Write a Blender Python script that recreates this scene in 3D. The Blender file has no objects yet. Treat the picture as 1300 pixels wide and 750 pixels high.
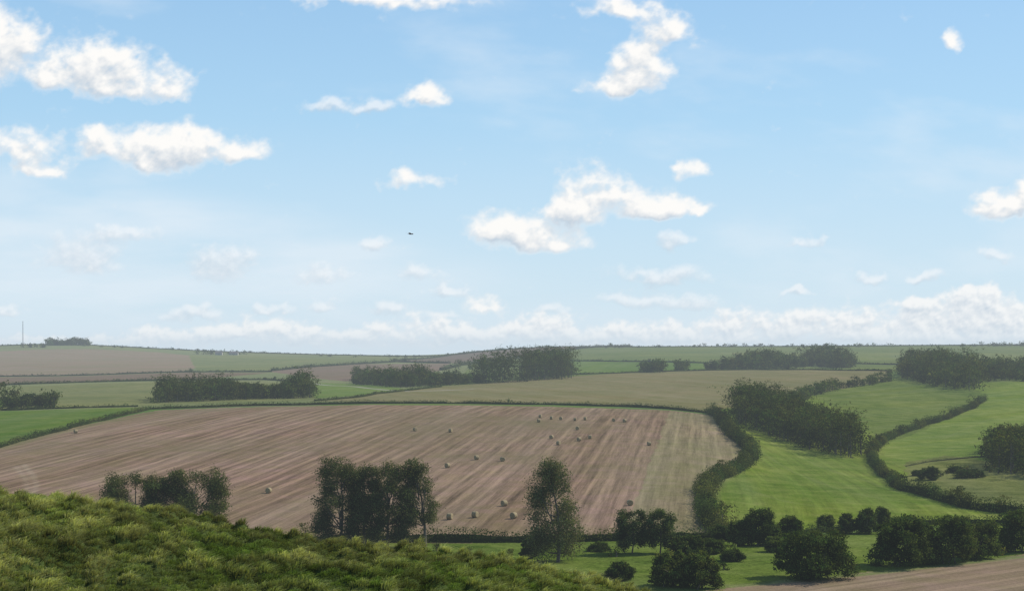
import bpy, math, numpy as np
from mathutils import Vector
R = np.random.default_rng(7)
F = 1786.0     # survey scale: bearings and dips below are tabulated in 1/1786 rad from the rampart station
HZ = 440.0
# ------------------------------------------------------------------ noise
def _h(ix, iy, s):
    n = (ix.astype(np.int64)*374761393 + iy.astype(np.int64)*668265263 + s*974634777) & 0x7fffffff
    n = ((n ^ (n >> 13))*1274126177) & 0x7fffffff
    return ((n ^ (n >> 16)) & 0xffff)/65535.0
def vn(x, y, s=0):
    x = np.asarray(x, float); y = np.asarray(y, float)
    ix = np.floor(x); iy = np.floor(y); fx = x-ix; fy = y-iy
    fx = fx*fx*(3-2*fx); fy = fy*fy*(3-2*fy)
    a=_h(ix,iy,s); b=_h(ix+1,iy,s); c=_h(ix,iy+1,s); d=_h(ix+1,iy+1,s)
    return (a*(1-fx)+b*fx)*(1-fy)+(c*(1-fx)+d*fx)*fy
def fbm(x,y,s,o=6,g=.5,bil=False):
    r=0;a=1;t=0
    for k in range(o):
        n=vn(x,y,s+k)
        if bil: n=1-abs(2*n-1)
        r=r+a*n; t+=a; a*=g
        x,y=(x*.8-y*.6)*2.03+3.1,(x*.6+y*.8)*2.03+7.7
    return r/t
def ss(a,b,x):
    t=np.clip((x-a)/(b-a),0,1); return t*t*(3-2*t)
def worley(x,y,c):
    gx=np.floor(x/c); gy=np.floor(y/c); D=np.full(x.shape,1e9); CX=np.zeros(x.shape); CY=np.zeros(x.shape); RN=np.zeros(x.shape)
    for i in (-1,0,1):
        for j in (-1,0,1):
            a=gx+i; b=gy+j
            px=(a+.05+.9*_h(a,b,71))*c; py=(b+.05+.9*_h(a,b,72))*c; d=np.hypot(x-px,y-py)
            m=d<D; D=np.where(m,d,D); CX=np.where(m,px,CX); CY=np.where(m,py,CY); RN=np.where(m,_h(a,b,73),RN)
    return D,CX,CY,RN
# ------------------------------------------------------------------ terrain (valley relief as surveyed from the rampart)
YN = [3,100,150,200,230,260,290,310,380,450,520,600,700,750,850,1000,1250,1500,2000,2500,3000]
C0 = [None,None,None,None,750,716,692,682]
cols = {
 -400:[640,604,572,546,526,519,510,501,491,484,470,456],
 0:[632,596,566,541,522,516,508,500,490,483,468,452],
 200:[632,596,566,541,521,515.5,509,500,488,479,464,452],
 400:[632,595,565,540,519,513.5,507,498,485,477,465,456],
 550:[632,594,565,540,519,513,506,496,483,476,465,456.5],
 650:[632,594,565,540,519.5,514,507,496,481,474,461,450],
 850:[633,597,569,545,524,518,508,496,476,468,454,445],
 1000:[639,608,582,558,530,517,506,494,474,467,453,444],
 1150:[641,612,589,565,538,526,508,487,472,465,451,442],
 1300:[636,610,588,562,533,522,505,485,472,463,450,441],
 1700:[636,610,588,562,533,522,505,485,472,463,450,441]}
skyx=[-400,0,60,120,200,280,400,500,560,620,700,800,1000,1150,1300,1700]
skyy=[438,437,434,436.5,441,445,448.5,450.5,450,444,439,438.5,438,437,436,436]
TB = np.linspace(-0.65,0.65,261)
LY = np.linspace(math.log(3),math.log(9000),700)
cp = sorted(cols)
ZT = np.zeros((len(TB),len(LY)))
for i,t in enumerate(TB):
    px = 650+F*t
    zs=[-38,-39.5,-40,-40]
    for k,Y in enumerate(YN[4:8]): zs.append(-(C0[4+k]-HZ)/F*Y)
    for k,Y in enumerate(YN[8:-1]):
        p=np.interp(px,cp,[cols[c][k] for c in cp]); zs.append(-(p-HZ)/F*Y)
    zs.append(-(np.interp(px,skyx,skyy)-HZ)/F*3000)
    ys=YN+[3300,4500,9000]; zs=zs+[zs[-1]-4,-60,-120]
    ZT[i]=np.interp(np.exp(LY),ys,zs)
def blur(A,sig,ax):
    r=int(3*sig); k=np.exp(-0.5*(np.arange(-r,r+1)/sig)**2); k/=k.sum()
    P=np.pad(A,[(r,r) if a==ax else (0,0) for a in range(2)],mode='edge')
    return np.apply_along_axis(lambda v:np.convolve(v,k,'valid'),ax,P)
ZT=blur(blur(ZT,3,1),3,0)
_Y=np.exp(LY)[None,:]; _X=TB[:,None]*_Y; _Yb=np.broadcast_to(_Y,_X.shape)
ZT+= (vn(_X/170+5,_Yb/210,77)-.5)*5.0*ss(780,1200,_Yb)*(1-ss(2300,2800,_Yb)) + (vn(_X/60+5,_Yb/80,78)-.5)*2.0*ss(380,480,_Yb)*(1-ss(2300,2800,_Yb))*ss(.12,.2,_X/_Yb)
def table(t,Y):
    t=np.clip(t,TB[0],TB[-1]-1e-6); l=np.clip(np.log(np.maximum(Y,3.01)),LY[0],LY[-1]-1e-6)
    a=(t-TB[0])/(TB[1]-TB[0]); b=(l-LY[0])/(LY[1]-LY[0])
    i=a.astype(int) if hasattr(a,'astype') else int(a); j=b.astype(int) if hasattr(b,'astype') else int(b)
    a=a-i;b=b-j
    return (ZT[i,j]*(1-a)+ZT[i+1,j]*a)*(1-b)+(ZT[i,j+1]*(1-a)+ZT[i+1,j+1]*a)*b
bkx=[-60]+[(p-650)/F*50 for p in (0,60,150,270,400,520,640,750,820,1300)]+[60]
bkz=[-2.9]+[-(p-440)/F*50 for p in (628,631,639,661,692,697,711,732,751,812)]+[-14]
TC=.52
def tuss(x,y):
    d,cx,cy,rn=worley(x,y,TC)
    m=vn(x/2.6,y/3.4,9); k=vn(x/1.1+9,y/1.5,15)
    return (.05+.26*rn**1.5)*np.clip(1-(d/(.26+.1*rn))**2,0,1)**.7+.45*m+.24*k
def Hh(x,y):
    x=np.asarray(x,float); y=np.asarray(y,float)
    base=table(x/np.maximum(y,1e-3),y)
    base=base+0.35*(vn(x/23,y/31,1)-.5)*ss(150,300,y)*(1-ss(900,2500,y))
    zc=np.interp(x,bkx,bkz)
    bk=zc+0.03*(50-np.minimum(y,50))-0.4*np.maximum(y-50,0)-0.012*np.maximum(y-47,0)**2*(y<52)
    bk=bk+ 5.0*(1-ss(0,22,y))
    near=np.atleast_1d(y<62)
    tz=np.zeros(near.shape)
    if near.any():
        xx=np.atleast_1d(x)[near]; yy_=np.atleast_1d(y)[near]; tz[near]=(tuss(xx,yy_)-.35)*(1-ss(54,62,yy_))
    bk=bk+tz.reshape(np.shape(y))
    w=ss(50,150,y)
    return bk*(1-w)+base*w
Yr=np.exp(np.linspace(math.log(160),math.log(3000),1500))
def G(px,py):   # bearing / dip reading -> point on the ground (east, north in metres)
    t=(px-650)/F
    z=table(np.full(Yr.shape,t),Yr); p=HZ-z/Yr*F
    idx=np.nonzero(p<=py)[0]
    Y=Yr[idx[0]] if len(idx) else 2990.0
    return np.array([t*Y,Y])
def GP(L): return [G(a,b) for a,b in L]
# ------------------------------------------------------------------ mesh helpers
def make_mesh(name,V,polys,nper,cols=None,attrs=None,mats=(),mi=None,smooth=False):
    me=bpy.data.meshes.new(name)
    V=np.asarray(V,np.float32); me.vertices.add(len(V)); me.vertices.foreach_set('co',V.ravel())
    P=np.asarray(polys,np.int32).ravel(); n=len(P)//nper
    me.loops.add(len(P)); me.loops.foreach_set('vertex_index',P)
    me.polygons.add(n); me.polygons.foreach_set('loop_start',np.arange(0,n*nper,nper,dtype=np.int32))
    for m in mats: me.materials.append(m)
    if mi is not None: me.polygons.foreach_set('material_index',np.asarray(mi,np.int32))
    me.polygons.foreach_set('use_smooth',np.full(n,smooth))
    me.update(calc_edges=True)
    if cols is not None:
        c=me.color_attributes.new('col','FLOAT_COLOR','POINT')
        c.data.foreach_set('color',np.c_[cols,np.ones(len(V))].astype(np.float32).ravel())
    for k,v in (attrs or {}).items():
        a=me.attributes.new(k,'FLOAT','POINT'); a.data.foreach_set('value',np.asarray(v,np.float32))
    ob=bpy.data.objects.new(name,me); bpy.context.scene.collection.objects.link(ob)
    return ob
def newmat(name):
    m=bpy.data.materials.new(name); m.use_nodes=True; m.node_tree.nodes.clear(); return m,m.node_tree.nodes,m.node_tree.links
def mat_foliage(name,tr):
    m,N,L=newmat(name); o=N.new('ShaderNodeOutputMaterial'); a=N.new('ShaderNodeAttribute'); a.attribute_name='col'
    d=N.new('ShaderNodeBsdfDiffuse')
    t=N.new('ShaderNodeBsdfTranslucent'); mx=N.new('ShaderNodeMixShader'); mx.inputs[0].default_value=tr
    g=N.new('ShaderNodeMix'); g.data_type='RGBA'; g.blend_type='MULTIPLY'; g.inputs[0].default_value=1
    g.inputs[7].default_value=(1.5,1.6,.6,1)
    L.new(a.outputs['Color'],d.inputs['Color']); L.new(a.outputs['Color'],g.inputs[6]); L.new(g.outputs[2],t.inputs[0])
    L.new(d.outputs[0],mx.inputs[1]); L.new(t.outputs[0],mx.inputs[2]); L.new(mx.outputs[0],o.inputs[0]); return m
def mat_noise(name,c1,c2,scale,rough=.85):
    m,N,L=newmat(name); o=N.new('ShaderNodeOutputMaterial'); d=N.new('ShaderNodeBsdfPrincipled'); d.inputs['Roughness'].default_value=rough
    n=N.new('ShaderNodeTexNoise'); n.inputs['Scale'].default_value=scale; n.inputs['Detail'].default_value=6
    tc=N.new('ShaderNodeTexCoord'); L.new(tc.outputs['Object'],n.inputs['Vector'])
    r=N.new('ShaderNodeValToRGB'); r.color_ramp.elements[0].color=(*c1,1); r.color_ramp.elements[1].color=(*c2,1)
    r.color_ramp.elements[0].position=.35; r.color_ramp.elements[1].position=.65
    L.new(n.outputs[0],r.inputs[0]); L.new(r.outputs[0],d.inputs['Base Color']); L.new(d.outputs[0],o.inputs[0]); return m
FOL=mat_foliage('foliage',.28); GRS=mat_foliage('grass_blades',.35); BARK=mat_noise('bark',(.05,.04,.03),(.13,.11,.085),3)
# ------------------------------------------------------------------ terrain mesh and fields
def inpoly(poly,x,y):
    P=np.array(poly); c=np.zeros(x.shape,bool); j=len(P)-1
    for i in range(len(P)):
        xi,yi=P[i]; xj,yj=P[j]
        if yi!=yj:
            c^=((yi>y)!=(yj>y))&(x<(xj-xi)*(y-yi)/(yj-yi)+xi)
        j=i
    return c
fine=np.linspace(-.43,.43,800); out=np.linspace(.44,1.4,40)
tt=np.r_[-out[::-1],fine,out]
yy=np.exp(np.r_[np.linspace(math.log(3),math.log(28),20)[:-1],np.linspace(math.log(28),math.log(3400),950),np.linspace(math.log(3500),math.log(9000),12)])
T2,Y2=np.meshgrid(tt,yy); X2=T2*Y2
Z2=Hh(X2,Y2)
nr,nc=T2.shape
V=np.c_[X2.ravel(),Y2.ravel(),Z2.ravel()]
ii=np.arange(nr*nc).reshape(nr,nc)
Q=np.stack([ii[:-1,:-1],ii[:-1,1:],ii[1:,1:],ii[1:,:-1]],-1).reshape(-1,4)
x=V[:,0]; y=V[:,1]
col=np.tile([.10,.15,.04],(len(x),1)); amp=np.zeros(len(x)); sc=x*.6+y*.8; rough=np.full(len(x),.6)
ax=x+ (vn(x/9,y/9,31)-.5)*2; ay=y+(vn(x/9,y/9,32)-.5)*3
def row(c):   # stripe coordinate: distance across rows whose heading is tan=c
    return (x-c*y)/math.sqrt(1+c*c)
def field(poly,c,a=0,s=None,r=.6):
    m=inpoly(GP(poly),ax,ay); col[m]=c; amp[m]=a; rough[m]=r
    if s is not None: sc[m]=s[m]
field([(-430,430),(640,430),(600,480),(400,515),(-430,530)],(.155,.175,.075),.15,row(.9))
field([(-430,447),(0,446),(120,443),(200,447),(300,455),(230,472),(0,478),(-430,485)],(.215,.165,.105),.25,row(-1.6))
field([(-430,487),(0,478.5),(230,473),(345,473),(230,482),(0,489),(-430,498)],(.15,.11,.07),.2,row(-1))
field([(-430,500),(0,491),(230,484),(335,483),(390,490),(420,508),(200,514),(0,521),(-430,545)],(.15,.16,.06),.3,row(.3),.9)
field([(-430,547),(0,522),(175,517),(190,520),(110,538),(0,567),(-430,680)],(.10,.148,.028),.3,row(.1316),.9)
field([(335,470.5),(450,462),(572,461),(560,470),(500,480),(440,484),(400,480)],(.17,.125,.085),.15,row(.9))
field([(505,458),(600,445),(700,439.5),(800,438.5),(740,441.5),(600,461)],(.14,.105,.075),.1,row(.9))
field([(240,451),(505,452),(505,458),(340,470),(250,471)],(.145,.165,.062),.3,row(.4))
field([(385,485),(460,487),(520,495),(480,500),(400,506)],(.12,.17,.04),.2,row(.4))
field([(600,462),(740,441.5),(830,430),(1720,430),(1720,476),(1130,471),(960,470),(780,474),(560,490)],(.115,.145,.04),.2,row(.7),.8)
field([(720,456),(900,459),(890,472),(780,473.5),(720,476)],(.10,.15,.03),.2,row(.2),.9)
field([(905,447),(1300,449),(1720,450),(1720,460),(1300,460),(1100,458)],(.14,.165,.05),.2,row(.2))
field([(400,509),(480,500),(560,490),(780,474),(960,469.5),(1130,471),(1125,484),(1040,498),(960,515),(905,523),(850,517),(700,512),(560,511)],(.172,.154,.068),.5,row(-.35),1.0)
# bright pastures on the right
wav=9*np.sin(y/90)
field([(905,520),(960,515),(1040,498),(1125,484),(1150,476),(1300,470),(1720,470),(1720,700),(1300,660),(925,680),(900,625)],(.130,.172,.028),.6,row(.1)+wav,1.2)
field([(1030,500),(1125,484),(1150,478),(1245,497),(1245,512),(1190,537),(1125,563),(1105,548),(1060,520)],(.112,.146,.03),.4,row(1.1),1.5)
field([(1245,497),(1300,484),(1720,484),(1720,640),(1150,590),(1120,580),(1125,563),(1190,537),(1245,512)],(.14,.186,.034),.4,row(1.4),1.3)
field([(1150,586),(1200,578),(1300,590),(1720,600),(1720,680),(1300,655),(1210,640),(1150,612)],(.135,.148,.042),.1,None,2.0)
field([(1250,486),(1300,462),(1720,462),(1720,484),(1300,484)],(.105,.14,.036),.1)
# valley-floor meadow
field([(-430,700),(0,690),(550,688),(925,683),(1300,664),(1720,664),(1720,900),(-430,900)],(.11,.148,.028),.2,None,2.2)
# stubble field
field([(-430,685),(0,567),(100,541),(200,521),(300,517),(470,514),(700,516),(850,521),(905,527),(938,560),(952,580),(925,603),(900,625),(905,660),(922,681),(760,687),(550,688),(0,692),(-430,700)],(.205,.143,.092),1.3,row(.1316),.8)
field([(850,523),(905,527),(938,560),(952,580),(925,603),(900,625),(905,660),(922,681),(790,686),(812,620),(835,560)],(.198,.165,.09),.9,row(.1316),.9)
field([(880,752),(1000,737),(1150,722),(1300,702),(1720,650),(1720,900),(700,900)],(.21,.155,.098),.8,row(1.3),.9)
# bank
b=y<175
col[b]=(.06,.08,.022); amp[b]=0; rough[b]=1.0
def pathline(pts,w,c,str_=1):
    P=GP(pts); d=np.full(x.shape,1e9)
    for (a,bq) in zip(P[:-1],P[1:]):
        e=bq-a; u=np.clip(((x-a[0])*e[0]+(y-a[1])*e[1])/(e@e),0,1)
        d=np.minimum(d,np.hypot(x-a[0]-u*e[0],y-a[1]-u*e[1]))
    k=np.clip(1.3-d/w,0,1)[:,None]*str_; col[:]=col*(1-k)+np.array(c)*k
pathline([(395,486),(470,493),(520,497),(600,494)],2.5,(.30,.28,.23))
pathline([(850,738),(930,744),(1100,728),(1300,706)],1.5,(.15,.17,.06))
pathline([(30,590),(42,603),(46,616),(40,632)],1.2,(.28,.22,.15),.5); pathline([(20,592),(32,606),(35,620),(30,634)],1.2,(.28,.22,.15),.4)
for tl in ([(960,570),(1010,600),(1080,625),(1180,642)],[(945,620),(1000,637),(1080,648),(1150,650)],[(980,562),(1040,592),(1100,610),(1150,628)],[(1150,566),(1200,556),(1260,530),(1300,520)],[(1140,575),(1200,570),(1260,552)]):
    pathline(tl,.9,(.16,.19,.055),.45)
pathline([(905,527),(938,560),(950,578),(925,600),(900,622),(903,660),(920,680)],3,(.165,.16,.07),.6)
pathline([(0,569),(100,543),(200,523),(300,519),(470,516),(700,518),(850,523)],3,(.155,.145,.065),.6)

def mat_ground():
    m,N,L=newmat('field_ground'); o=N.new('ShaderNodeOutputMaterial'); d=N.new('ShaderNodeBsdfDiffuse')
    def at(n):
        a=N.new('ShaderNodeAttribute'); a.attribute_name=n; return a
    def M(op,a,b=None,c=None):
        q=N.new('ShaderNodeMath'); q.operation=op
        for k,v in enumerate((a,b,c)):
            if v is None: continue
            if isinstance(v,(int,float)): q.inputs[k].default_value=v
            else: L.new(v,q.inputs[k])
        return q.outputs[0]
    geo=N.new('ShaderNodeNewGeometry')
    def noise(vec,s,det=4,r=.6):
        n=N.new('ShaderNodeTexNoise'); n.inputs['Scale'].default_value=s; n.inputs['Detail'].default_value=det; n.inputs['Roughness'].default_value=r
        if vec is None: L.new(geo.outputs['Position'],n.inputs['Vector'])
        else: L.new(vec,n.inputs['Vector'])
        return M('SUBTRACT',n.outputs[0],.5)
    cx=N.new('ShaderNodeCombineXYZ'); sep=N.new('ShaderNodeSeparateXYZ'); L.new(geo.outputs['Position'],sep.inputs[0])
    L.new(at('sc').outputs['Fac'],cx.inputs[0]); L.new(M('MULTIPLY',sep.outputs[1],.03),cx.inputs[1])
    s1=noise(cx.outputs[0],.5,5,.8)      # swaths
    s2=noise(cx.outputs[0],.06,2,.5)
    wv=M('SINE',M('MULTIPLY',M('ADD',at('sc').outputs['Fac'],M('MULTIPLY',s2,8.0)),2*math.pi/11))
    wv=M('POWER',M('ABSOLUTE',wv),6)
    st=M('ADD',M('MULTIPLY',s1,1.9),M('ADD',M('MULTIPLY',s2,.6),M('MULTIPLY',M('SUBTRACT',wv,.3),.2)))
    big=noise(None,.009,4); mid=noise(None,.11,5,.65); fin=noise(None,1.3,4,.7)
    st=M('MULTIPLY',M('MULTIPLY',st,M('ADD',1,M('MULTIPLY',big,3.0))),at('amp').outputs['Fac'])
    g=M('ADD',M('MULTIPLY',big,.75),M('ADD',M('MULTIPLY',mid,.75),M('MULTIPLY',fin,.8)))
    g=M('MULTIPLY',g,at('rough').outputs['Fac'])
    f=M('ADD',M('ADD',st,g),1)
    f=M('MAXIMUM',f,.2)
    c=at('col')
    hs=N.new('ShaderNodeHueSaturation'); L.new(c.outputs['Color'],hs.inputs['Color'])
    L.new(M('ADD',M('MULTIPLY',M('ADD',big,mid),-.09),.5),hs.inputs['Hue'])
    L.new(M('ADD',M('MULTIPLY',M('ADD',mid,s2),-.35),1),hs.inputs['Saturation'])
    L.new(f,hs.inputs['Value'])
    L.new(hs.outputs[0],d.inputs['Color'])
    bp=N.new('ShaderNodeBump'); bp.inputs['Strength'].default_value=.5; bp.inputs['Distance'].default_value=.3
    L.new(fin,bp.inputs['Height']); L.new(bp.outputs[0],d.inputs['Normal'])
    L.new(d.outputs[0],o.inputs[0]); return m
make_mesh('terrain',V,Q,4,cols=col,attrs={'amp':amp,'sc':sc,'rough':rough},mats=[mat_ground()],smooth=True)
# ------------------------------------------------------------------ foliage
class Veg:
    def __init__(s): s.V=[];s.Q=[];s.C=[];s.M=[];s.n=0
    def add(s,V,Q,C,mi):
        s.V.append(V); s.Q.append(Q+s.n); s.C.append(C); s.M.append(np.full(len(Q),mi)); s.n+=len(V)
    def leaves(s,P,Nn,size,C):
        n=len(P)
        Nn=Nn/np.maximum(np.linalg.norm(Nn,axis=1,keepdims=True),1e-6)
        a=R.normal(size=(n,3)); U=np.cross(Nn,a); U/=np.maximum(np.linalg.norm(U,axis=1,keepdims=True),1e-6); W=np.cross(Nn,U)
        sz=(size*R.uniform(.6,1.4,n))[:,None]
        k=R.uniform(.5,1,(n,1))
        v=np.stack([P-U*sz*.5,P-W*sz*.42*k+Nn*sz*.1,P+U*sz*.55,P+W*sz*.42-Nn*sz*.08],1).reshape(-1,3)
        s.add(v,np.arange(4*n).reshape(n,4),np.repeat(C,4,0),0)
    def tube(s,p0,p1,r0,r1,seg=4,sides=6,bend=.08):
        p0=np.array(p0,float);p1=np.array(p1,float); L=np.linalg.norm(p1-p0); off=R.normal(size=3)*L*bend
        rings=[]
        d=(p1-p0)/L; a=np.cross(d,[.3,1,.1]); a/=np.linalg.norm(a); b=np.cross(d,a)
        th=np.linspace(0,2*np.pi,sides,endpoint=False)
        for k in range(seg+1):
            f=k/seg; c=p0+(p1-p0)*f+off*math.sin(math.pi*f); r=r0+(r1-r0)*f
            rings.append(c+r*(np.cos(th)[:,None]*a+np.sin(th)[:,None]*b))
        v=np.concatenate(rings); q=[]
        for k in range(seg):
            for j in range(sides): q.append([k*sides+j,k*sides+(j+1)%sides,(k+1)*sides+(j+1)%sides,(k+1)*sides+j])
        s.add(v,np.array(q),np.full((len(v),3),.1),1)
    def obj(s,name):
        V=np.concatenate(s.V); C=np.concatenate(s.C)
        return make_mesh(name,V,np.concatenate(s.Q),4,cols=C,mats=[FOL,BARK],mi=np.concatenate(s.M))
def crown(vg,lobes,nclump,nleaf,cr,size,colr,rmin=.45,jit=.75):
    lobes=np.array(lobes,float); w=(lobes[:,3]*lobes[:,5])**1.0; w/=w.sum()
    li=R.choice(len(lobes),nclump,p=w); l=lobes[li]
    d=R.normal(size=(nclump,3)); d/=np.linalg.norm(d,axis=1,keepdims=True)
    r=R.uniform(rmin**2,1,nclump)**.5
    cc=l[:,:3]+d*l[:,3:]*r[:,None]
    tint=R.uniform(.55,1.45,nclump); hue=R.uniform(-.15,.25,nclump)
    P=np.repeat(cc,nleaf,0)+R.normal(size=(nclump*nleaf,3))*cr*np.array([1,1,.7])
    Nn=np.repeat(d,nleaf,0)+R.normal(size=(nclump*nleaf,3))*jit+np.array([0,0,.25])
    C=np.repeat(tint,nleaf)[:,None]*np.array(colr)*R.uniform(.75,1.25,(nclump*nleaf,1))
    C[:,0]*=1+np.repeat(hue,nleaf)
    vg.leaves(P,Nn,size,C)
def tree(name,px,pb,pt,wpx,style='broad',col=(.055,.08,.025),lean=0,dens=1.0,f0=None,ls=.26):
    g=G(px,pb); X,Y=g; z=float(Hh(X,Y)); s=Y/F; h=(pb-pt)*s; w=wpx*s/2
    vg=Veg(); lobes=[]
    nl={'tall':20,'bush':16,'broad':22}[style]
    if f0 is None: f0={'tall':.16,'bush':.12,'broad':.2}[style]
    for k in range(nl):
        f=f0+(0.9-f0)*(k+.5)/nl
        q=(f-f0)/(1-f0)
        if style=='tall': env=.25+.75*math.sin(math.pi*min(1,q*.75+.2))*(1-.45*q)
        elif style=='bush': env=math.sqrt(max(0,1-(f-.15)**2*1.15))*R.uniform(.8,1.08)
        else: env=.5+.5*math.sin(math.pi*(q*.62+.2))
        lr=w*R.uniform(.22,.38)
        o=max(0,w*env-lr*.75); an=R.uniform(0,2*math.pi) if k%2 else (0 if k%4 else math.pi)+R.uniform(-.6,.6)
        lz=min(lr*R.uniform(.8,1.3),h*.2)
        zz=min(f*h,h-lz*.95)
        if style=='bush': zz=max(zz,lz*.6)
        lobes.append([X+math.cos(an)*o*R.uniform(.6,1.05)+lean*f*h,Y+math.sin(an)*o*.9,z+zz,lr,lr,lz])
    lobes.append([X+lean*.9*h,Y,z+h*.88,w*.24,w*.24,h*.1])
    if style=='bush':
        lobes.append([X,Y,z+h*.4,w*.6,w*.6,h*.4])
        crown(vg,lobes,int(400*dens),34,max(.22,.045*h),.2+.015*h,col,rmin=.5)
        for k in range(4): vg.tube([X+R.normal()*w*.15,Y+R.normal()*w*.15,z-.2],[X+R.normal()*w*.4,Y+R.normal()*w*.4,z+h*.6],.12,.04)
    else:
        crown(vg,lobes,int((400 if style=='tall' else 560)*dens),38,.2+.022*h,ls,col,rmin=.35)
        r0=.02*h; top=[X+lean*.8*h,Y,z+h*.82]
        vg.tube([X,Y,z-.4],top,r0,r0*.2,8,8,.03)
        for l in lobes:
            f=R.uniform(.15,.6) if style!='tall' else R.uniform(.2,.7)
            f=min(f,(l[2]-z)/h*.85)
            vg.tube([X+lean*f*h,Y,z+f*h],l[:3],r0*.5*(1-f*.6),r0*.08,4,5,.08)
            for _ in range(2):
                e=np.array(l[:3])+R.normal(size=3)*np.array(l[3:])*.6
                vg.tube(l[:3],e,r0*.12,r0*.04,2,4,.05)
    vg.obj(name)
DK=(.056,.08,.02); MD=(.08,.105,.026)
WL=(.078,.092,.034); WD=(.05,.07,.018)
# trees by the brook
tree('willow_tree',432,692,579,74,'broad',WL,dens=1.4,f0=.08)
tree('willow_tree',463,692,590,60,'broad',WL,dens=1.1,f0=.08)
tree('willow_tree',492,693,582,66,'broad',WL,dens=1.3,f0=.08)
tree('willow_tree',540,693,578,52,'tall',WL,lean=-.14,dens=1.0,f0=.25)
tree('ash_tree',708,713,580,92,'tall',(.10,.112,.052),lean=-.1,dens=1.7,f0=.08)
tree('oak_tree',172,694,598,88,'broad',(.08,.092,.03),dens=1.4)
tree('oak_tree',210,694,602,66,'broad',(.08,.092,.03),dens=1.2)
tree('oak_tree',250,694,595,80,'broad',(.08,.092,.03),dens=1.5)
tree('field_maple',802,703,647,44,'broad',(.06,.08,.03),dens=.55,f0=.2)
tree('field_maple',838,703,645,38,'broad',(.075,.10,.036),dens=.5,f0=.2)
for (a,b_,c,w_) in [(1033,734,672,116),(1148,718,655,90),(1202,714,654,92),(1243,708,660,64),(1294,700,646,60),(850,744,700,58),(890,746,700,58),
    (787,735,713,44),(872,704,680,52),(902,702,684,46),(940,692,660,38),(966,692,645,54),(1002,690,654,44),(1048,674,653,28),(1075,677,652,24),(1099,677,645,32),(1120,670,643,26),(672,708,682,24),(915,686,666,28),(1180,609,592,34),(1232,606,596,46),(1300,665,646,34),(985,700,682,34),(1150,690,674,34),(930,712,698,30),(1060,700,690,26),(760,700,690,30),(1213,600,592,20),(1165,604,597,16)]:
    tree('hawthorn_bush',a,b_,c,w_,'bush',DK if R.random()<.5 else MD,dens=.5+w_/100)
# woods, belts and hedgerows
def wtree(vg,X,Y,h,w,ls,colr,n):
    z=float(Hh(X,Y)); lobes=[[X+R.normal()*w*.35,Y+R.normal()*w*.35,z+h*f,w*R.uniform(.5,.75),w*R.uniform(.5,.75),h*R.uniform(.15,.24)] for f in (.14,.3,.5,.62,.76)]
    lobes.append([X,Y,z+h*.8,w*.45,w*.45,h*.18])
    crown(vg,lobes,max(6,n//6),6,ls*.8,ls,np.array(colr)*R.uniform(.55,1.5)*np.array([R.uniform(.85,1.3),1,1]),rmin=.5,jit=.45)
    vg.tube([X,Y,z-.3],[X,Y,z+h*.6],.25,.08,1,4,0)
def wood(name,poly,h,sp,ls,colr,n=220,wf=.5,gap=0.0):
    vg=Veg(); P=np.array(GP(poly)); lo=P.min(0); hi=P.max(0)
    gx,gy=np.meshgrid(np.arange(lo[0],hi[0]+sp,sp),np.arange(lo[1],hi[1]+sp,sp))
    gx=gx.ravel()+R.uniform(-.45,.45,gx.size)*sp; gy=gy.ravel()+R.uniform(-.45,.45,gy.size)*sp
    m=inpoly(P,gx,gy)&(vn(gx/(h*1.3)+3,gy/(h*4),57)>=gap)
    for X,Y in zip(gx[m],gy[m]):
        hh=h*R.uniform(.65,1.1)*(.32+1.05*float(vn(X/(h*1.3),Y/(h*5),55))); hh=max(hh,h*.28); wtree(vg,X,Y,hh,hh*wf*R.uniform(.8,1.25),ls,colr,n)
    if vg.n: vg.obj(name)
def belt(name,pts,h,sp,ls,colr,n=160,wf=.5,spread=3,hs=None,gap=0):
    vg=Veg(); P=np.array(GP(pts)); k=0
    seg=np.linalg.norm(np.diff(P,axis=0),axis=1); cum=np.r_[0,np.cumsum(seg)]; s=0
    while s<cum[-1]:
        X=np.interp(s,cum,P[:,0])+R.normal()*spread; Y=np.interp(s,cum,P[:,1])+R.normal()*spread
        hh=h*R.uniform(.5,1.15)
        if hs is not None: hh=np.interp(s/cum[-1],np.linspace(0,1,len(hs)),hs)*R.uniform(.6,1.15)
        wtree(vg,X,Y,hh,hh*wf*R.uniform(.8,1.3),ls,colr,n); s+=sp*R.uniform(.4,1.5)
        if R.random()<gap: s+=sp*R.exponential(4)
    vg.obj(name)
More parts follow.
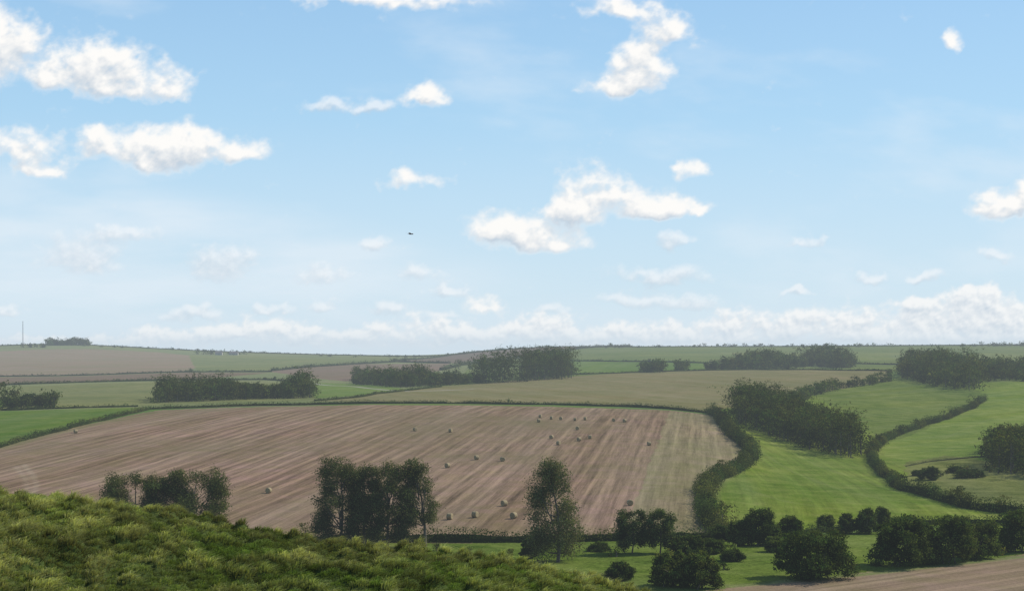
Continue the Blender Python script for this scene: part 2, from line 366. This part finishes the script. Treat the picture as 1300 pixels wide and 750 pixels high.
def hedge(name,pts,h,w,ls,colr,dens=6,trees=0.0):
    vg=Veg(); P=np.array(GP(pts)); D=np.diff(P,axis=0); seg=np.linalg.norm(D,axis=1); cum=np.r_[0,np.cumsum(seg)]
    sd=R.uniform(0,99)
    hf=lambda s:h*(.4+.6*vn(s/13,s*0+sd,4)+.45*vn(s/4.5,s*0+sd,8)+.25*vn(s/1.8,s*0+sd,9))
    wf_=lambda s:w*(.6+.5*vn(s/9,s*0+sd,6)+.3*vn(s/3,s*0+sd,16))
    sh=lambda s:(vn(s/12,s*0+sd,26)-.5)*w*.5
    m=max(3,int(cum[-1]/max(1.2,ls*1.6))); sg=np.linspace(0,cum[-1],m); c=np.c_[np.interp(sg,cum,P[:,0]),np.interp(sg,cum,P[:,1])]
    tg=np.gradient(c,axis=0); tg/=np.linalg.norm(tg,axis=1,keepdims=True); nn=np.c_[-tg[:,1],tg[:,0]]
    c=c+nn*sh(sg)[:,None]; ring=[]
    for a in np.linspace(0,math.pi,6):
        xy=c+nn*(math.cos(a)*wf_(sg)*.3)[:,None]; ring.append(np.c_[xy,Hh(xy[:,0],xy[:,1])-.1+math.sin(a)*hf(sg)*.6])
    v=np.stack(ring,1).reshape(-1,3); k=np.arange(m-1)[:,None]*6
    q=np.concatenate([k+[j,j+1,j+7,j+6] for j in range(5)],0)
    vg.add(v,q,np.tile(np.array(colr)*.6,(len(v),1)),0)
    n=int(cum[-1]*dens*(h+w)/ls/ls*.4)
    s=R.uniform(0,cum[-1],n); k=np.clip(np.searchsorted(cum,s)-1,0,len(D)-1); d=D[k]/seg[k][:,None]; nn=np.c_[-d[:,1],d[:,0]]
    c=P[k]+d*(s-cum[k])[:,None]
    an=R.uniform(0,math.pi,n); rr=R.uniform(.55,1.12,n)
    o=np.cos(an)*wf_(s)*.5*rr+sh(s); zz=np.sin(an)**.7*hf(s)*rr
    xy=c+nn*o[:,None]; z=Hh(xy[:,0],xy[:,1])+zz
    Nn=np.c_[nn*np.cos(an)[:,None],np.sin(an)+.1]+R.normal(size=(n,3))*.45
    C=np.array(colr)*(.55+1.0*vn(s/5,s*0+2,7))[:,None]*R.uniform(.75,1.25,(n,1))
    C[:,0]*=.8+.6*vn(s/11,s*0+8,7)
    vg.leaves(np.c_[xy,z],Nn,ls,C)
    for k in range(int(cum[-1]*trees)):
        s=R.uniform(0,cum[-1]); X=np.interp(s,cum,P[:,0]); Y=np.interp(s,cum,P[:,1]); hh=h*R.uniform(1.1,2.0)
        wtree(vg,X,Y,hh,hh*R.uniform(.45,.65),ls,colr,int(60*hh/ls/3))
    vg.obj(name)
HG=(.052,.072,.02); FR=(.05,.068,.024)
hedge('hedgerow',[(-300,650),(0,567),(60,551),(110,538),(190,520),(300,515.5),(470,512.5),(600,512.5),(700,514),(780,516),(850,519.5),(905,525)],1.9,2.8,.5,HG,2.6,.008)
hedge('hedgerow',[(905,525),(913,533),(920,542),(929,551),(938,560),(948,568),(955,576),(956,582),(950,589),(938,596),(922,604),(908,614),(899,625),(897,638),(902,655),(911,670),(925,682),(930,685)],3.8,5.8,.42,HG,3.5,.10)
hedge('hedgerow',[(-300,695),(0,692),(280,690),(550,688),(760,687),(925,684)],2.6,3,.35,HG,3,.02)
hedge('hedgerow',[(1248,508),(1235,518),(1212,527),(1190,535),(1170,541),(1150,548),(1133,554),(1120,561),(1111,569),(1108,578),(1109,588),(1116,599),(1130,610),(1150,622),(1190,632),(1230,645),(1280,652),(1400,660)],3.0,4.5,.42,HG,3.5,.06)
hedge('hedgerow',[(925,684),(1000,680),(1120,668),(1200,665),(1320,668)],1.8,3,.35,HG,3,.02)
hedge('hedgerow',[(-300,498),(0,489),(120,485),(230,483),(335,482),(395,486)],2.6,4,1.1,HG,2.2,.008)
hedge('hedgerow',[(-300,485),(0,478),(230,472.5),(345,472)],2.5,4,1.5,FR,1.6,.006)
hedge('hedgerow',[(345,471),(450,462.5),(505,459.5),(572,461)],4,5,1.6,FR,1.6,.006)
hedge('hedgerow',[(500,458),(600,446),(700,440)],3,4,1.9,FR,1.5)
hedge('hedgerow',[(560,470),(600,462),(740,442),(800,439)],5,6,1.8,FR,1.5,.003)
hedge('hedgerow',[(690,458),(780,459),(900,461)],2.5,4,1.7,FR,1.5,.006)
hedge('hedgerow',[(700,476),(780,474),(960,469.5),(1130,471),(1128,484)],1.8,3,1.2,HG,1.6,.004)
hedge('hedgerow',[(400,509),(450,505),(480,500),(560,491)],1.6,2.5,.8,HG,2.2)
hedge('hedgerow',[(-300,545),(0,521),(100,518),(175,516)],1.6,2.5,.8,HG,2.2,.004)
hedge('hedgerow',[(900,460),(1000,459),(1140,463),(1300,461)],2.5,4,1.7,FR,1.5,.004)
hedge('hedgerow',[(-200,440),(0,439),(120,438.5),(280,446.5),(440,451),(560,452),(620,446),(690,441),(800,440.5),(1000,440),(1150,439),(1320,438.5)],3,6,2.2,FR,1.0)
hedge('hedgerow',[(1150,592),(1180,586),(1250,580),(1320,590)],.8,1.2,.35,(.10,.11,.05),1)
belt('tree_belt',[(1125,484),(1100,489),(1060,494),(1028,503),(1000,512),(960,520)],7.5,4,.7,DK,200,spread=2,wf=.55)
wood('woodland',[(928,534),(1000,562),(1050,578),(1085,585),(1104,577),(1064,554),(1000,531),(945,517)],17,5.2,.55,WD,560)
wood('woodland',[(1145,480),(1190,492),(1238,497),(1250,486),(1230,472),(1180,466),(1145,470)],18,8,1.0,WD,240)
wood('woodland',[(1245,484),(1300,485),(1400,485),(1400,470),(1300,470),(1250,473)],17,9,1.1,WD,200)
wood('woodland',[(198,512),(290,508),(396,505),(392,500),(290,501),(205,506)],17,6.2,.8,WD,320)
wood('woodland',[(-60,521),(0,519.5),(74,517),(70,512),(0,513),(-60,516)],13,7,.9,WD,220)
wood('woodland',[(448,487),(490,491),(530,492),(532,487),(490,485),(450,480)],16,7.5,.95,WD,260,gap=.25)
wood('woodland',[(528,492),(570,489),(610,487),(612,483),(570,484),(530,486)],15,8,.95,WD,260,gap=.35)
wood('woodland',[(605,487),(650,486),(700,482),(728,481),(724,476),(690,476),(640,481),(605,484)],24,8.5,1.0,WD,320,wf=.4,gap=.42)
belt('tree_belt',[(575,470),(605,468),(625,466),(640,464)],14,8,1.4,DK,150,spread=8,gap=.1)
wood('woodland',[(888,470),(940,469.5),(1000,468.5),(1082,467),(1084,461),(1040,460),(980,463),(896,468)],20,10,1.35,WD,230,wf=.5,gap=.25)
wood('copse',[(815,473),(843,473),(843,470),(815,470)],16,8,1.3,WD,200)
wood('copse',[(857,471),(874,471),(874,469),(857,469)],12,8,1.3,WD,160)
wood('copse',[(57,439),(114,439),(112,437.2),(60,437.2)],15,11,2.0,WD,160,wf=.7)
belt('tree_belt',[(30,441),(57,441)],9,9,2.0,DK,80)
belt('tree_belt',[(258,450),(312,450)],10,12,2.0,DK,70,spread=8,wf=.7)
belt('tree_belt',[(120,440),(330,448),(440,453),(560,452),(690,441)],5,25,2.0,FR,50,spread=12,gap=.35,wf=.8)
belt('tree_belt',[(780,441.5),(850,441),(950,440),(1200,440),(1300,439)],6,14,2.0,FR,60,spread=12,gap=.25,wf=.8)
belt('tree_belt',[(1250,439.5),(1310,439)],10,9,2.0,DK,80,spread=5,wf=.7)
wood('woodland',[(1260,598),(1300,606),(1400,614),(1400,580),(1300,566),(1256,572)],23,6,.5,WD,800,wf=.42)
wood('scrub',[(1180,608),(1240,600),(1300,604),(1300,594),(1230,596),(1180,600)],2.6,5,.35,MD,110,wf=.7)
belt('tree_belt',[(-40,692),(60,692)],7,9,.6,DK,300)
belt('scrub',[(560,700),(640,706),(760,706),(900,704),(1000,700)],1.8,7,.3,MD,200,wf=.7,spread=2,gap=.2)
belt('scrub',[(760,733),(900,726),(1000,722),(1120,716),(1300,700)],1.6,5,.28,MD,180,wf=.8,spread=2.5,gap=.2)
# ------------------------------------------------------------------ grass on the bank
def grass():
    n=520000
    gy=R.uniform(29,55,n*2); gx=R.uniform(-27,13,n*2); t=gx/gy; z=Hh(gx,gy); m=(t>-.42)&(t<.17)&(-z/gy<.195)
    bx=gx[m][:n];by=gy[m][:n];bz=z[m][:n]; n=len(bx); d,cx,cy,rn=worley(bx,by,TC); q_=np.clip(d/.32,0,1.3)
    keep=R.random(n)<(1.05-.4*q_); bx,by,bz,d,cx,cy,rn,q_=[a[keep] for a in (bx,by,bz,d,cx,cy,rn,q_)]; n=len(bx)
    ox=(bx-cx)/np.maximum(d,.02); oy=(by-cy)/np.maximum(d,.02)
    ln=R.uniform(.09,.24,n)*(.6+.9*rn**1.5)*(1.1-.35*q_)*(.7+.6*vn(bx/1.7,by/2.2,23))
    dx=ox*q_*.55+.5+R.normal(size=n)*.3; dy=oy*q_*.55-.1+R.normal(size=n)*.3
    up=.9-.25*np.minimum(q_,1)
    wd=R.uniform(.006,.013,n); fa=R.uniform(0,np.pi,n); sx=np.cos(fa)*wd; sy=np.sin(fa)*wd
    B=np.c_[bx,by,bz-.02]; S=np.c_[sx,sy,sx*0]
    Mi=B+np.c_[dx*ln*.35,dy*ln*.35,ln*up*.7]; Tp=B+np.c_[dx*ln*1.1,dy*ln*1.1,ln*up*.9]
    v=np.stack([B-S,B+S,Mi-S*.8,Mi+S*.8,Tp-S*.15,Tp+S*.15],1).reshape(-1,3)
    k=np.arange(n)[:,None]*6; q=np.concatenate([k+[0,1,3,2],k+[2,3,5,4]],1).reshape(-1,4)
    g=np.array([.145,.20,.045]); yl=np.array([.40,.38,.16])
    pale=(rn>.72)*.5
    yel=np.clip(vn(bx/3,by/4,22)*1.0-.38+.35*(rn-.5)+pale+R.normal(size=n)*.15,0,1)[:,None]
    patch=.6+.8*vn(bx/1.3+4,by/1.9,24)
    c=(g*(1-yel)+yl*yel)*(patch*(.75+.5*((rn*7.3)%1))*(1.15-.6*np.minimum(q_,1)))[:,None]*R.uniform(.7,1.3,(n,1))  # shade in the gaps between tussocks painted into the colour
    c=np.repeat(c,6,0).reshape(n,6,3)*np.array([.3,.3,.9,.9,1.3,1.3])[None,:,None]  # root shade painted into the blade colour, tips lighter
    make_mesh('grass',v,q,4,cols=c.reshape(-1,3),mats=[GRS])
grass()
# ------------------------------------------------------------------ hay bales
STR=mat_noise('straw',(.20,.15,.075),(.34,.27,.14),5)
def bale(px,py):
    X,Y=G(px,py); z=float(Hh(X,Y)); r=.8; hw=.65; sides=28
    prof=[(-hw,0),(-hw,.25),(-hw+.01,.5),(-hw+.02,.66),(-hw+.07,.76),(-hw+.16,.8),(-.2,.81),(.2,.81),(hw-.16,.8),(hw-.07,.76),(hw-.02,.66),(hw-.01,.5),(hw,.25),(hw,0)]
    v=[];q=[]
    for k,(u,rad) in enumerate(prof):
        for j in range(sides):
            a=2*math.pi*j/sides; rr=rad*(1+R.normal()*.012)
            v.append((u+R.normal()*.01,rr*math.cos(a),rr*math.sin(a)*.97+r*.95))
    for k in range(len(prof)-1):
        for j in range(sides): q.append([k*sides+j,k*sides+(j+1)%sides,(k+1)*sides+(j+1)%sides,(k+1)*sides+j])
    o=make_mesh('hay_bale',v,q,4,mats=[STR],smooth=True); o.location=(X,Y,z); o.rotation_euler=(0,0,R.uniform(0,math.pi))
for b_ in [(96,550),(341,626),(527,547),(572,549),(605,583),(638,585),(568,593),(571,659),(603,657),(652,659),(640,642),(686,530),(700,532),(712,533),(733,546),(749,557),(735,560),(743,533),(779,535),(793,536),(700,557),(709,565),(730,534),(824,566),(800,642),(684,536)]: bale(*b_)
# ------------------------------------------------------------------ mast, farm, bird
def box(V,Qs,c,s):
    n=len(V); 
    for dz in (-1,1):
        for a,b2 in ((-1,-1),(1,-1),(1,1),(-1,1)): V.append((c[0]+a*s[0]/2,c[1]+b2*s[1]/2,c[2]+dz*s[2]/2))
    for f in ((3,2,1,0),(4,5,6,7),(0,1,5,4),(1,2,6,5),(2,3,7,6),(3,0,4,7)): Qs.append([n+k for k in f])
def mast():
    X,Y=G(29,438); z=float(Hh(X,Y)); vg=Veg(); h=50
    for a in ((-1,-1),(1,-1),(1,1),(-1,1)): vg.tube([X+a[0],Y+a[1],z-1],[X+a[0]*.35,Y+a[1]*.35,z+h],.2,.14,6,5,0)
    for k in range(13):
        z0=z+h*k/13; z1=z+h*(k+1)/13; w0=1-.65*k/13
        for a,b2 in (((-1,-1),(1,-1)),((1,-1),(1,1)),((1,1),(-1,1)),((-1,1),(-1,-1))):
            vg.tube([X+a[0]*w0,Y+a[1]*w0,z0],[X+b2[0]*w0*.95,Y+b2[1]*w0*.95,z1],.08,.08,1,4,0)
    o=vg.obj('radio_mast'); o.data.materials[1]=mat_noise('galvanised_steel',(.3,.31,.32),(.4,.41,.42),1,.5)
mast()
WALL=mat_noise('rendered_wall',(.30,.28,.24),(.4,.38,.33),1); ROOF=mat_noise('slate_roof',(.10,.09,.09),(.17,.15,.14),1); DARK=mat_noise('dark_glass',(.02,.02,.03),(.04,.04,.05),1,.3)
def farm(px,py,L,W,H):
    X,Y=G(px,py); z=float(Hh(X,Y))
    e=bpy.data.objects.new('farmhouse',None); bpy.context.scene.collection.objects.link(e); e.location=(X,Y,z)
    V=[];q=[]; box(V,q,(0,0,H/2-.5),(L,W,H+1)); a=make_mesh('walls',V,q,4,mats=[WALL]); a.parent=e
    V=[(-L/2-.4,-W/2-.4,H-.1),(L/2+.4,-W/2-.4,H-.1),(L/2+.4,0,H+W*.4),(-L/2-.4,0,H+W*.4),(-L/2-.4,W/2+.4,H-.1),(L/2+.4,W/2+.4,H-.1)]
    a=make_mesh('roof',V,[[0,1,2,3],[3,2,5,4]],4,mats=[ROOF]); a.parent=e
    V=[(-L/2,-W/2,H),(-L/2,W/2,H),(-L/2,0,H+W*.38),(L/2,-W/2,H),(L/2,W/2,H),(L/2,0,H+W*.38)]
    a=make_mesh('gables',V,[[0,1,2],[3,4,5]],3,mats=[WALL]); a.parent=e
    V=[];q=[]
    for k in (-.35,-.12,.12,.35): box(V,q,(k*L,-W/2-.02,H*.6),(1.1,.1,1.3))
    box(V,q,(0,-W/2-.02,1),(1,.1,2)); a=make_mesh('windows',V,q,4,mats=[DARK]); a.parent=e
    V=[];q=[]; box(V,q,(L*.35,0,H+W*.45),(1,1,2.2)); a=make_mesh('chimney',V,q,4,mats=[WALL]); a.parent=e
farm(278,450.5,13,7,4); farm(297,450.5,16,8,3.5)
def bird():
    Y=110.; X=(521-650)/F*Y; z=(440-297)/F*Y
    th=np.linspace(0,2*np.pi,10,endpoint=False); v=[];q=[]
    prof=[(-.24,.005,.0),(-.16,.02,0),(-.08,.045,0),(0,.055,0),(.08,.045,.005),(.13,.028,.012),(.165,.032,.016),(.19,.02,.016),(.22,.003,.012)]
    for u,r,o in prof:
        for a in th: v.append((u,r*math.cos(a),r*math.sin(a)*.9+o))
    for k in range(len(prof)-1):
        for j in range(10): q.append([k*10+j,k*10+(j+1)%10,(k+1)*10+(j+1)%10,(k+1)*10+j])
    for s in (-1,1):
        n=len(v); W=[(0,.09,.02,.01),(.12,.10,.045,.05),(.24,.08,.03,.055),(.36,.04,-.04,.03),(.44,-.03,-.07,.01)]
        for d,le,te,h in W: v.append((le,s*(d+.03),h+.015)); v.append((te-.11,s*(d+.03),h))
        for k in range(4): q.append([n+2*k,n+2*k+1,n+2*k+3,n+2*k+2])
    n=len(v); v+=[(-.18,-.02,0),(-.18,.02,0),(-.32,.06,0),(-.32,-.06,0)]; q.append([n,n+1,n+2,n+3])
    o=make_mesh('bird',v,q,4,mats=[mat_noise('dark_feathers',(.02,.02,.02),(.05,.045,.04),20)],smooth=True)
    o.location=(X,Y,z); o.rotation_euler=(math.radians(12),0,math.radians(35))
bird()
# ------------------------------------------------------------------ light and sky
AZ=math.radians(68); EL=math.radians(41)
d=Vector((math.sin(AZ)*math.cos(EL),math.cos(AZ)*math.cos(EL),math.sin(EL)))
sl=bpy.data.lights.new('sun','SUN'); sl.energy=4.3; sl.angle=math.radians(.5); sl.color=(1,.94,.84)
so=bpy.data.objects.new('sun',sl); bpy.context.scene.collection.objects.link(so); so.rotation_euler=(-d).to_track_quat('-Z','Y').to_euler()
w=bpy.data.worlds.new("World"); bpy.context.scene.world=w; w.use_nodes=True; N=w.node_tree.nodes; L=w.node_tree.links; N.clear()
out=N.new('ShaderNodeOutputWorld'); sky=N.new('ShaderNodeTexSky'); sky.sky_type='NISHITA'; sky.sun_disc=False; sky.sun_elevation=EL; sky.sun_rotation=AZ
sky.air_density=1.0; sky.dust_density=.5; sky.ozone_density=1.5
bg=N.new('ShaderNodeBackground'); bg.inputs[1].default_value=.12; L.new(bg.outputs[0],out.inputs[0])
tc=N.new('ShaderNodeTexCoord'); sp=N.new('ShaderNodeSeparateXYZ'); L.new(tc.outputs['Generated'],sp.inputs[0])
mr=N.new('ShaderNodeMapRange'); L.new(sp.outputs[2],mr.inputs[0]); mr.inputs[1].default_value=0; mr.inputs[2].default_value=.34; mr.inputs[3].default_value=1; mr.inputs[4].default_value=.0; mr.interpolation_type='SMOOTHSTEP'
rp=N.new('ShaderNodeValToRGB'); L.new(mr.outputs[0],rp.inputs[0])   # haze gradient painted into the sky colour by height
rp.color_ramp.elements[0].position=0; rp.color_ramp.elements[0].color=(.32,.60,.93,1); rp.color_ramp.elements[1].position=1; rp.color_ramp.elements[1].color=(.63,.80,.92,1)
e=rp.color_ramp.elements.new(.55); e.color=(.43,.70,.94,1)
vm_=N.new('ShaderNodeVectorMath'); vm_.operation='SCALE'; L.new(rp.outputs[0],vm_.inputs[0]); vm_.inputs['Scale'].default_value=1/.12
fm=N.new('ShaderNodeMapRange'); L.new(sp.outputs[2],fm.inputs[0]); fm.inputs[1].default_value=.1; fm.inputs[2].default_value=.75; fm.inputs[3].default_value=.92; fm.inputs[4].default_value=0
mx=N.new('ShaderNodeMix'); mx.data_type='RGBA'; L.new(fm.outputs[0],mx.inputs[0]); L.new(sky.outputs[0],mx.inputs[6]); L.new(vm_.outputs[0],mx.inputs[7]); L.new(mx.outputs[2],bg.inputs[0])
# valley haze: thin homogeneous volume that absorbs, and glows in place of scattered light
V_=[];q_=[]; box(V_,q_,(0,4400,-60),(19000,9600,190))
m,N,L=newmat('haze_glow'); o=N.new('ShaderNodeOutputMaterial'); ab=N.new('ShaderNodeVolumeAbsorption'); ab.inputs[0].default_value=(0,0,0,1); ab.inputs[1].default_value=.00010
em=N.new('ShaderNodeEmission'); em.inputs[0].default_value=(.62,.72,.81,1); em.inputs[1].default_value=.00010*.95; ad=N.new('ShaderNodeAddShader'); L.new(ab.outputs[0],ad.inputs[0]); L.new(em.outputs[0],ad.inputs[1]); L.new(ad.outputs[0],o.inputs['Volume'])
m.cycles.homogeneous_volume=True; m.cycles.emission_sampling='NONE'
make_mesh('haze',V_,q_,4,mats=[m])
# emissive cloud layer on the far sky dome, light and shade painted in
puffs=[(8,48,46,40),(-30,70,60,50),(115,80,48,28),(155,92,66,34),(222,116,38,20),(68,108,36,16),(25,180,50,30),(50,212,50,14),(130,183,42,24),(200,190,60,30),(245,170,36,22),(302,192,38,20),
(430,0,70,13),(540,0,85,16),(775,112,55,14),(800,90,48,22),(815,62,34,18),(850,34,46,22),(795,12,50,14),(533,122,32,15),(520,230,48,16),
(765,240,50,30),(830,264,52,15),(650,292,62,22),(700,308,55,18),(722,275,34,22),(885,268,12,7),(882,223,27,15),(1210,55,17,13),(1272,262,45,20),(1300,250,30,20),
(625,388,26,15)]
band=[(220,430,60,13),(290,422,34,14),(345,420,55,20),(400,430,32,11),(460,428,42,15),(540,419,48,23),(590,429,32,14),(690,416,42,23),(640,428,34,14),(740,430,34,12),(790,424,40,18),(850,423,40,17),(930,415,44,23),(1010,414,42,21),(1080,411,44,21),(1160,407,46,25),(1235,400,52,33),(1295,410,44,30),(1160,386,18,9),(1235,377,38,14),(1120,430,70,12),(1200,432,120,12),(900,433,90,10),(120,434,90,8),(20,434,60,7)]
faint=[(420,137,48,11),(480,137,22,8),(855,305,30,11),(1265,320,20,11),(1110,352,19,10),(1170,352,22,8),(845,350,68,14),(800,382,48,12),(880,383,36,12),(275,335,50,23),(100,325,64,24),(405,350,46,17),(532,348,26,14),(480,308,26,10),(415,388,28,10),(490,392,24,10),(570,375,32,10),(15,395,22,10),(250,397,46,10),(1030,305,24,6),(1015,375,26,6),(150,300,60,12),(560,405,30,7),(340,395,30,8),(700,392,30,8)]
az=np.linspace(-.50,.50,1350); tv=np.linspace(-.02,.31,450)
TA,TV=np.meshgrid(np.tan(az),tv)
A=TA*17.86; B=TV*17.86
def cdens(A,B,lst,seed,na,wa=.42,kk=1.0):
    wx=(fbm(A*1.7*kk,B*2.2*kk,seed+40,3)-.5)*wa; wy=(fbm(A*1.7*kk+9,B*2.2*kk+4,seed+50,3)-.5)*wa*.7
    wx+= (fbm(A*8,B*9,seed+60,3)-.5)*.13; wy+=(fbm(A*8+5,B*9,seed+70,3)-.5)*.11
    a_=A+wx; b_=B+wy; acc=np.zeros_like(A)
    for (cx,cy,rx,ry) in lst:
        a=(cx-650)/100; b=(440-cy)/100; ix=100/(rx*1.1); iy=100/(ry*1.15)
        m=(np.abs(a_[0]-a)<3.2*rx/100+.3)
        dy=(b_[:,m]-b)*iy; dy=np.where(dy<0,dy*1.25,dy)
        acc[:,m]+=np.exp(-(((a_[:,m]-a)*ix)**2+dy**2)*1.6)
    f=1-np.exp(-acc*1.4)
    n=fbm(A*3*kk,B*4*kk,seed,6,.6); bl=fbm(A*5*kk,B*6*kk,seed+20,5,.55,True)
    return f*1.5-.62+(n-.5)*na+(bl-.5)*.45
def lightof(dfun,D1,s=1.0,f=8):
    up=dfun(A+.07*s,B+.10*s); up2=dfun(A+.02*s,B+.22*s)
    l=.50+.85*(D1-up)+.5*(D1-up2)+.3*(fbm(A*f,B*f*1.3,333,4)-.5)
    e=ss(0,.5,D1); return np.clip(l,0,1)*e+(1-e)*.8
f1=lambda a,b:cdens(a,b,puffs,100,1.3)
D1=f1(A,B)+.06; al1=ss(-.2,.68,D1); l1=lightof(f1,D1)
f2=lambda a,b:cdens(a,b,band,160,1.15,.22,1.8)
D3=f2(A,B)+.05; al3=ss(-.15,.6,D3)*(.45+.55*ss(-.05,.3,B))*.92; l3=np.clip(lightof(f2,D3,.45,16),0,1)
D2=cdens(A,B,faint,200,1.1,.3,1.5); a2=ss(-.3,.75,D2)*.66
l2=np.clip(.5+.9*(D2-cdens(A+.04,B+.08,faint,200,1.1,.3,1.5)),0,1)
vmask=ss(-.95,-.35,-.19*A-B+.42)*(1-ss(-3,1.5,A))
st=fbm(A*.55+B*.25,B*2.6,400,6)
veil=np.clip(vmask*(.34+1.3*(st-.5)),0,.6)
wis=ss(.48,.8,fbm(A*.5+B*.3,B*1.4+3,500,6))*.35
low=(1-ss(0,.9,B))*.45
soft=np.maximum(np.maximum(veil,wis),low)
shade=np.array([.56,.64,.73]); white=np.array([1.0,.985,.96]); hazec=np.array([.80,.88,.95])
def over(C,Aa,c2,a2):     # layer c2 over C
    na=a2+Aa*(1-a2); return (c2*a2[...,None]+C*(Aa*(1-a2))[...,None])/np.maximum(na,1e-4)[...,None],na
mixc=lambda l,wh=white:shade*(1-l[...,None])+wh*l[...,None]
C=np.broadcast_to(hazec,A.shape+(3,)).copy(); tot=soft
C,tot=over(C,tot,mixc(l2,np.array([.93,.95,.97])),a2)
c3=mixc(l3)*.85+hazec*.15
C,tot=over(C,tot,c3,al3)
C,tot=over(C,tot,mixc(l1),al1)
RR=9800.; dirv=np.stack([TA,np.ones_like(TA),TV],-1); dirv/=np.linalg.norm(dirv,axis=-1,keepdims=True)
Vd=(dirv*RR).reshape(-1,3); nr,nc=A.shape; ii=np.arange(nr*nc).reshape(nr,nc)
Qd=np.stack([ii[:-1,:-1],ii[1:,:-1],ii[1:,1:],ii[:-1,1:]],-1).reshape(-1,4)
m,N,L=newmat('cloud_painted_glow'); o=N.new('ShaderNodeOutputMaterial'); a=N.new('ShaderNodeAttribute'); a.attribute_name='col'; b=N.new('ShaderNodeAttribute'); b.attribute_name='cover'
em=N.new('ShaderNodeEmission'); tr=N.new('ShaderNodeBsdfTransparent'); mx=N.new('ShaderNodeMixShader')
L.new(a.outputs['Color'],em.inputs[0]); L.new(b.outputs['Fac'],mx.inputs[0]); L.new(tr.outputs[0],mx.inputs[1]); L.new(em.outputs[0],mx.inputs[2]); L.new(mx.outputs[0],o.inputs[0])
edge=ss(.50,.45,np.abs(np.arctan(TA)))*ss(.31,.28,TV)
m.cycles.emission_sampling='NONE'
make_mesh('sky',Vd,Qd,4,cols=C.reshape(-1,3),attrs={'cover':(tot*edge).ravel()},mats=[m],smooth=True)
# ------------------------------------------------------------------ camera
cam=bpy.data.cameras.new('camera'); co=bpy.data.objects.new('camera',cam); bpy.context.scene.collection.objects.link(co)
co.location=(0,0,0); co.rotation_euler=(math.pi/2,0,0); cam.sensor_width=36; cam.lens=F/1300*36; cam.shift_y=(440-375)/1300; cam.clip_start=.5; cam.clip_end=20000
sc_=bpy.context.scene; sc_.camera=co; sc_.view_settings.view_transform='Standard'; sc_.view_settings.look='None'; sc_.view_settings.exposure=0
